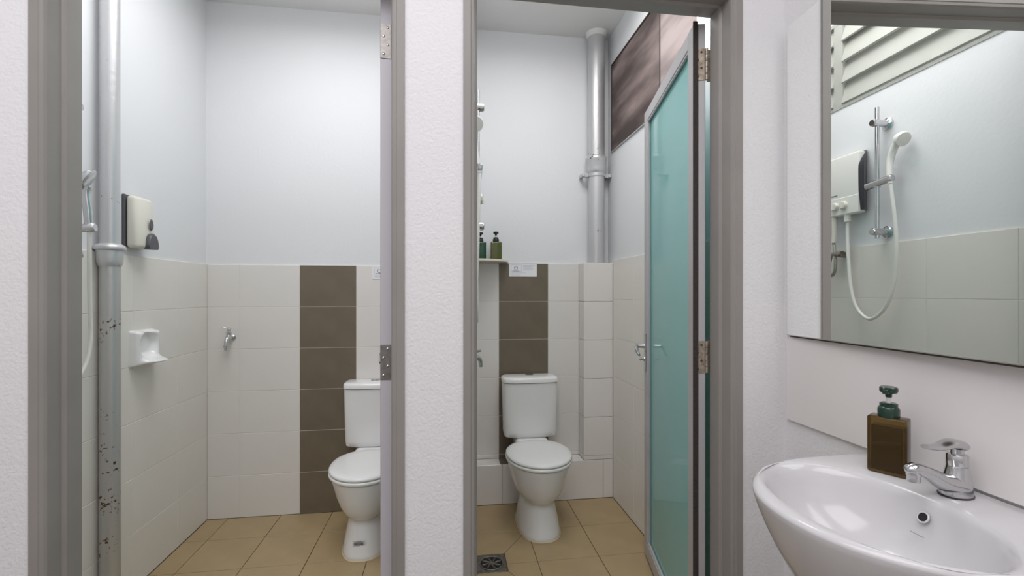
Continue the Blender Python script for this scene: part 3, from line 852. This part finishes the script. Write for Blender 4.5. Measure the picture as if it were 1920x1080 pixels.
ht = thing('water_heater', 'white instant water heater with dark side panel, reflected at the mirror edge', 'water heater')
def hbox(bm, y0, y1, z0, z1, o0, o1, bev, seg=3):
    box(bm, y0 - 1.45, y1 - 1.45, z0, z1, o0, o1, bev, seg, PM)
def hbody(bm):
    hbox(bm, 2.097, 2.36, 1.735, 2.045, 0.022, 0.062, 0.009, 3); hbox(bm, 2.15, 2.35, 1.745, 2.035, 0.004, 0.026, 0.004, 1)
part('body', 'plastic_white', ht, hbody, True, 50)
def cheek(bm):
    n = 18; ra, rb = [], []
    pr = []
    for i in range(n + 1):
        t = i / n; z = 1.748 + (2.052 - 1.748) * t
        pr.append((z, 0.064 - 0.054 * max(0, (t - 0.66) / 0.34) ** 2 - 0.012 * (1 - t) ** 3))
    pr = [(1.748, 0.004)] + pr + [(2.052, 0.004)]
    for u, L in ((2.066, ra), (2.098, rb)):
        for z, o in pr: L.append(bm.verts.new(PM @ Vector((u - 1.45 + 0.045 * (0.064 - o) / 0.064, z, o))))
    loft(bm, [ra, rb])
part('side_panel', 'plastic_dark', ht, cheek, False)
part('control_strip', 'plastic_white', ht, lambda bm: hbox(bm, 2.100, 2.358, 1.738, 1.828, 0.057, 0.0655, 0.003, 1))
part('badge', 'ink', ht, lambda bm: hbox(bm, 2.225, 2.262, 1.842, 1.846, 0.0615, 0.0632, 0, 1))
for yk in (2.178, 2.232):
    k = part('dial', 'plastic_cream', ht, lambda bm: lathe(bm, [(0.021, 0.0), (0.020, 0.012), (0.017, 0.016), (0.006, 0.017)], 24, Matrix.Translation(P(yk, 1.785, 0.065)) @ frame_to(pn)), True)
    part('dial_grip', 'plastic_white', k, lambda bm: hbox(bm, yk - 0.003, yk + 0.003, 1.769, 1.801, 0.077, 0.090, 0.001, 1))
part('outlet_nut', 'plastic_white', ht, lambda bm: tube(bm, [P(2.18, 1.700, 0.045), P(2.18, 1.738, 0.045)], 0.0165, 12), False)
part('inlet_pipe', 'plastic_cream', ht, lambda bm: tube(bm, spline([P(2.262, 1.738, 0.045), P(2.262, 1.66, 0.045), P(2.268, 1.60, 0.045)], 5), [0.015, 0.012, 0.014], 14), True)

vl = thing('stop_valve', 'dull metal stop valve with looped braided hose below the water heater', 'valve')
part('valve_body', 'braided_steel', vl, lambda bm: (tube(bm, [P(2.235, 1.535, 0.0), P(2.235, 1.535, 0.055)], [0.016, 0.013], 14), tube(bm, [P(2.215, 1.535, 0.05), P(2.275, 1.54, 0.05)], [0.014, 0.011], 14)), True)
part('valve_knob', 'drain_metal', vl, lambda bm: tube(bm, [P(2.205, 1.535, 0.05), P(2.22, 1.535, 0.05)], [0.017, 0.015], 14), True)
part('braided_hose', 'braided_steel', vl, lambda bm: tube(bm, spline([P(2.268, 1.60, 0.045), P(2.255, 1.56, 0.05), P(2.245, 1.50, 0.055), P(2.25, 1.445, 0.055), P(2.278, 1.425, 0.05), P(2.295, 1.46, 0.048), P(2.285, 1.52, 0.046), P(2.272, 1.54, 0.05)], 8), 0.0075, 10), True)

hb = thing('wall_tap', 'small chrome tap on the partition tiles behind the door jamb', 'tap')
part('tap_body', 'chrome', hb, lambda bm: tube(bm, spline([P(2.35, 1.0, 0.005), P(2.35, 1.0, 0.05), P(2.36, 0.985, 0.07), P(2.365, 0.95, 0.075)], 5), [0.012, 0.012, 0.011, 0.009], 14), True)
part('tap_lever', 'chrome', hb, lambda bm: tube(bm, [P(2.35, 1.01, 0.045), P(2.35, 1.03, 0.048), P(2.34, 1.036, 0.075)], [0.008, 0.008, 0.005], 12), True)

# corner shelf with two pump bottles
def corner_shelf(bm):
    cx, cy, r = PX(RB) + 0.0, RB, 0.252
    pts = [(cx, cy)]
    for i in range(17):
        a = -math.pi / 2 + (math.pi / 2) * i / 16
        pts.append((cx + r * math.cos(a) ** 0.75 if math.cos(a) > 1e-6 else cx, cy + r * 0.80 * math.sin(a)))
    prism(bm, pts, 1.531, 1.543)
bm = new_bm(); corner_shelf(bm)
tag(link('corner_shelf', bm, 'shelf_cream'), 'thin cream corner shelf above the brown tile strip', 'shelf')

def pump_bottle(name, label, loc, rz, body_m, pump_m, wd, dp, ht_, group=None, front_m=None, edge=0.0):
    t = thing(name, label, 'bottle', loc, rz, group)
    def body(bm):
        box(bm, -wd / 2, wd / 2, -dp / 2, dp / 2, 0.0, ht_, min(wd, dp) * 0.11, 3)
    b = part('bottle_body', body_m, t, body, True, 45)
    if front_m:
        part('liquid', front_m, b, lambda bm: box(bm, -wd / 2 + edge, wd / 2 - edge, -dp / 2 + 0.004, dp / 2 - 0.004, edge * 0.8, ht_ * 0.84, 0.002, 1))
    k = wd / 0.062
    part('collar', pump_m, t, lambda bm: lathe(bm, [(0.0170 * k, ht_ - 0.002), (0.0178 * k, ht_ + 0.002), (0.0178 * k, ht_ + 0.015 * k), (0.016 * k, ht_ + 0.019 * k), (0.0145 * k, ht_ + 0.020 * k), (0.0148 * k, ht_ + 0.0255 * k), (0.0125 * k, ht_ + 0.027 * k), (0.006 * k, ht_ + 0.027 * k)], 30), True)
    part('stem', 'pump_clear', t, lambda bm: lathe(bm, [(0.0042 * k, ht_ + 0.026 * k), (0.0042 * k, ht_ + 0.042 * k)], 14), True)
    def head(bm):
        lathe(bm, [(0.0052 * k, ht_ + 0.038 * k), (0.0058 * k, ht_ + 0.045 * k), (0.013 * k, ht_ + 0.047 * k), (0.0150 * k, ht_ + 0.050 * k), (0.0150 * k, ht_ + 0.0565 * k), (0.013 * k, ht_ + 0.0585 * k), (0.004 * k, ht_ + 0.058 * k)], 26)
        box(bm, -0.0045 * k, 0.0045 * k, -0.026 * k, -0.005 * k, ht_ + 0.047 * k, ht_ + 0.0555 * k, 0.001, 1)
    part('pump_head', pump_m, t, head, True)
    return t
pump_bottle('pump_bottle', 'olive green pump bottle at the outer end of the corner shelf', (0.302, 2.885, 1.543), math.radians(6), 'bottle_olive', 'pump_black', 0.070, 0.045, 0.112, 'pump bottles on the corner shelf')
pump_bottle('pump_bottle', 'dark green pump bottle half hidden behind the shower on the corner shelf', (0.205, 2.900, 1.543), math.radians(4), 'bottle_green', 'pump_black', 0.066, 0.045, 0.112, 'pump bottles on the corner shelf')

# floor drain
fd = thing('floor_drain', 'square metal floor drain with round grate in the cut floor tiles', 'drain', (0.212, 2.235, -0.001))
part('plate', 'drain_metal', fd, lambda bm: box(bm, -0.073, 0.073, -0.075, 0.075, -0.007, 0.0, 0.001, 1))
part('ring', 'steel_hinge', fd, lambda bm: [tube(bm, [(0.056 * math.cos(a), 0.056 * math.sin(a), 0.0015) for a in [2 * math.pi * k / 40 for k in range(41)]], 0.003, 8)], True)
def grate(bm):
    for k in range(8):
        a = 2 * math.pi * k / 8
        tube(bm, [(0.012 * math.cos(a), 0.012 * math.sin(a), 0.0012), (0.048 * math.cos(a + 0.3), 0.048 * math.sin(a + 0.3), 0.0012)], 0.0045, 8)
    lathe(bm, [(0.014, 0.0), (0.012, 0.004), (0.004, 0.005)], 16)
part('grate', 'drain_metal', fd, grate, True)
part('hole', 'black_hole', fd, lambda bm: lathe(bm, [(0.053, -0.0005), (0.053, 0.0004)], 32))

# ------------------------------------------------------------------ mirror and splash panel
MYAW = math.radians(2.5)
mr = thing('wall_mirror', 'large frameless wall mirror above the basin', 'mirror', (1.050, 1.289, 1.2016), -MYAW)
MW, MH = 0.78, 0.960
part('mirror_glass', 'mirror_silver', mr, lambda bm: box(bm, 0, 0.004, -MW, 0, 0, MH))
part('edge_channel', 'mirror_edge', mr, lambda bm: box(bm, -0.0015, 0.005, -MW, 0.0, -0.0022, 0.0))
part('edge_shadow_strip', 'gasket', mr, lambda bm: box(bm, 0.0, 0.006, -MW, -0.012, -0.0062, -0.0022))  # dark strip that paints the shadow line under the mirror's bottom edge
def wedge(bm):
    prism(bm, [(0.0042, -0.012), (0.010, -0.012), (0.0042 + MW * math.tan(MYAW) + 0.004, -MW + 0.01), (0.0042, -MW + 0.01)], 0.012, MH - 0.012)
part('backing_board', 'timber', mr, wedge)
bm = new_bm(); box(bm, BW - 0.010, BW, 0.10, 1.298, 0.935, 1.30, 0.001, 1)
tag(link('splash_panel', bm, 'splash_panel'), 'smooth white splash panel between basin and mirror', 'panel')

# ------------------------------------------------------------------ basin
bs = thing('wash_basin', 'white ceramic wash basin mounted on the wall under the mirror', 'basin', (BW - 0.0005, 0.762, 0))
NB = 112
def polar(curve, c, ang):
    """distance from c to a closed polyline along the direction ang"""
    d = (math.cos(ang), math.sin(ang)); best = 0
    for (x1, y1), (x2, y2) in zip(curve, curve[1:] + curve[:1]):
        ex, ey = x2 - x1, y2 - y1
        den = d[0] * ey - d[1] * ex
        if abs(den) < 1e-12: continue
        t = ((x1 - c[0]) * ey - (y1 - c[1]) * ex) / den
        s_ = ((x1 - c[0]) * d[1] - (y1 - c[1]) * d[0]) / den
        if t > 0 and -1e-6 <= s_ <= 1 + 1e-6: best = max(best, t)
    return best
outer = [(0.0, 0.252), (0.0, -0.252)]
for i in range(81):
    a = -math.pi / 2 + math.pi * i / 80
    ca, sa = math.cos(a), math.sin(a)
    outer.append((0.155 + 0.305 * abs(ca) ** (2 / 2.15), 0.248 * math.copysign(abs(sa) ** (2 / 2.15), sa)))
inner = []
for i in range(120):
    a = 2 * math.pi * i / 120; ca, sa = math.cos(a), math.sin(a)
    ru = 0.140 if ca > 0 else 0.150
    inner.append((0.280 + ru * math.copysign(abs(ca) ** (2 / 2.1), ca), 0.208 * math.copysign(abs(sa) ** (2 / 2.1), sa)))
BC = (0.25, 0.0)
angs = [2 * math.pi * i / NB for i in range(NB)]
# make sure the two square back corners fall on a sample
for v in (0.252, -0.252):
    a = math.atan2(v, 0.0 - BC[0]) % (2 * math.pi)
    k = min(range(NB), key=lambda q: abs(angs[q] - a)); angs[k] = a
ro = [polar(outer, BC, a) for a in angs]; ri = [polar(inner, BC, a) for a in angs]
def basin_mesh(bm):
    RIM = 0.930
    def ring(f, z, zfun=None):
        out = []
        for k, a in enumerate(angs):
            r = f(k); u = BC[0] + r * math.cos(a); v = r * math.sin(a)
            out.append(bm.verts.new((-max(0.0, u), v, z if zfun is None else z + zfun(u, v))))
        return out
    deck = lambda u, v: 0.0
    rings = []
    for s_, z in ((0.22, 0.700), (0.40, 0.705), (0.56, 0.735), (0.70, 0.775), (0.82, 0.820), (0.905, 0.860), (0.955, 0.888), (0.985, 0.908), (0.998, 0.920)):
        def f(k, s_=s_):
            # the back stays against the wall
            a = angs[k]
            r = ro[k] * s_
            if math.cos(a) < 0:
                back = abs(BC[0] / math.cos(a)) * 1.0
                if ro[k] >= back - 1e-4: r = ro[k] * (0.55 + 0.45 * s_) if s_ < 0.9 else ro[k]
            return r
        rings.append(ring(f, z))
    rings.append(ring(lambda k: ro[k] - 0.001, RIM - 0.007))
    rings.append(ring(lambda k: ro[k] - 0.005, RIM - 0.0015))
    rings.append(ring(lambda k: ro[k] - 0.011, RIM))
    rings.append(ring(lambda k: ri[k] + max(0.006, (ro[k] - ri[k]) * 0.5), RIM))
    rings.append(ring(lambda k: ri[k] + 0.008, RIM - 0.001))
    rings.append(ring(lambda k: ri[k] + 0.003, RIM - 0.0035))
    rings.append(ring(lambda k: ri[k] - 0.003, RIM - 0.010))
    for s_, dz in ((0.955, 0.020), (0.915, 0.040), (0.85, 0.068), (0.74, 0.096), (0.58, 0.118), (0.40, 0.130), (0.2, 0.136), (0.08, 0.138)):
        rings.append(ring(lambda k, s_=s_: ri[k] * s_, RIM - dz))
    loft(bm, rings)
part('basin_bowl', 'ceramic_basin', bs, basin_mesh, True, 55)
part('overflow_hole', 'black_hole', bs, lambda bm: lathe(bm, [(0.0085, -0.004), (0.0085, 0.0008)], 24, Matrix.Translation((-0.1465, 0.006, 0.893)) @ frame_to((-0.86, 0, 0.5))), True)
part('overflow_ring', 'ceramic_basin', bs, lambda bm: tube(bm, [tuple((Matrix.Translation((-0.1465, 0.006, 0.893)) @ frame_to((-0.86, 0, 0.5))) @ Vector((0.0098 * math.cos(a), 0.0098 * math.sin(a), 0.0))) for a in [2 * math.pi * k / 32 for k in range(33)]], 0.0018, 8), True)
part('maker_mark', 'ink_pale', bs, lambda bm: box(bm, -0.013, 0.013, -0.0014, 0.0014, -0.0004, 0.0004, 0, 1, Matrix.Translation((-0.163, 0.004, 0.8625)) @ basis((0, 1, 0), (-0.55, 0, 0.83), (-0.83, 0, -0.55), (0, 0, 0))))
part('drain_cap', 'chrome', bs, lambda bm: lathe(bm, [(0.020, 0.7915), (0.020, 0.7945), (0.012, 0.796)], 24, Matrix.Translation((-0.262, 0, 0))), True)
part('trap_cover', 'ceramic_basin', bs, lambda bm: lathe(bm, [(0.05, 0.42), (0.052, 0.5), (0.07, 0.705)], 28, Matrix.Translation((-0.20, 0, 0))), True)

# basin tap
tx, ty, tz = BW - 0.067, 0.772, 0.930
bt = thing('basin_tap', 'chrome pillar tap with lever handle on the wash basin', 'tap', (tx, ty, tz), math.radians(184))
part('base_gasket', 'plastic_dark', bt, lambda bm: lathe(bm, [(0.030, 0.0), (0.030, 0.003)], 30, None, 1.05, 0.85), True)
def tbody(bm):
    rings = []
    for cx, rx, ry, z in ((0.0, 0.0295, 0.0245, 0.003), (0.0, 0.029, 0.024, 0.010), (-0.001, 0.0255, 0.022, 0.024), (-0.003, 0.021, 0.0195, 0.040), (-0.004, 0.0175, 0.0175, 0.054), (-0.004, 0.0170, 0.0170, 0.058)):
        rings.append([bm.verts.new((cx + rx * math.cos(2 * math.pi * k / 32), ry * math.sin(2 * math.pi * k / 32), z)) for k in range(32)])
    loft(bm, rings)
    tube(bm, spline([(0.0, 0, 0.020), (0.035, 0, 0.030), (0.068, 0, 0.048), (0.098, 0, 0.060), (0.114, 0, 0.059), (0.121, 0, 0.055)], 8), [0.024, 0.0195, 0.0150, 0.0135, 0.0118, 0.004], 20, 0.85)
    lathe(bm, [(0.0110, 0.0), (0.0118, 0.003), (0.0118, 0.012), (0.0105, 0.014), (0.0105, 0.024)], 22, Matrix.Translation((0.106, 0, 0.060)) @ Matrix.Rotation(math.radians(180), 4, 'X'))
part('tap_body', 'chrome', bt, tbody, True, 50)
part('collar', 'chrome', bt, lambda bm: lathe(bm, [(0.0165, 0.058), (0.0172, 0.060), (0.0172, 0.079), (0.016, 0.081), (0.010, 0.082)], 28, Matrix.Translation((-0.004, 0, 0))), True)
part('tap_stem', 'chrome', bt, lambda bm: lathe(bm, [(0.0105, 0.081), (0.0105, 0.092)], 22, Matrix.Translation((-0.004, 0, 0))), True)
part('tap_lever', 'chrome', bt, lambda bm: tube(bm, spline([(-0.016, 0, 0.092), (-0.010, 0, 0.098), (0.014, 0, 0.103), (0.046, 0, 0.098), (0.078, 0, 0.101)], 8), [0.012, 0.018, 0.0165, 0.012, 0.008], 20, 0.55), True)

# soap bottle on the basin deck
pump_bottle('soap_bottle', 'amber square soap bottle with dark green pump on the basin', (0.974, 0.889, 0.9305), math.radians(-60), 'bottle_amber_edge', 'pump_green', 0.070, 0.042, 0.125, None, 'liquid_amber', 0.0075)
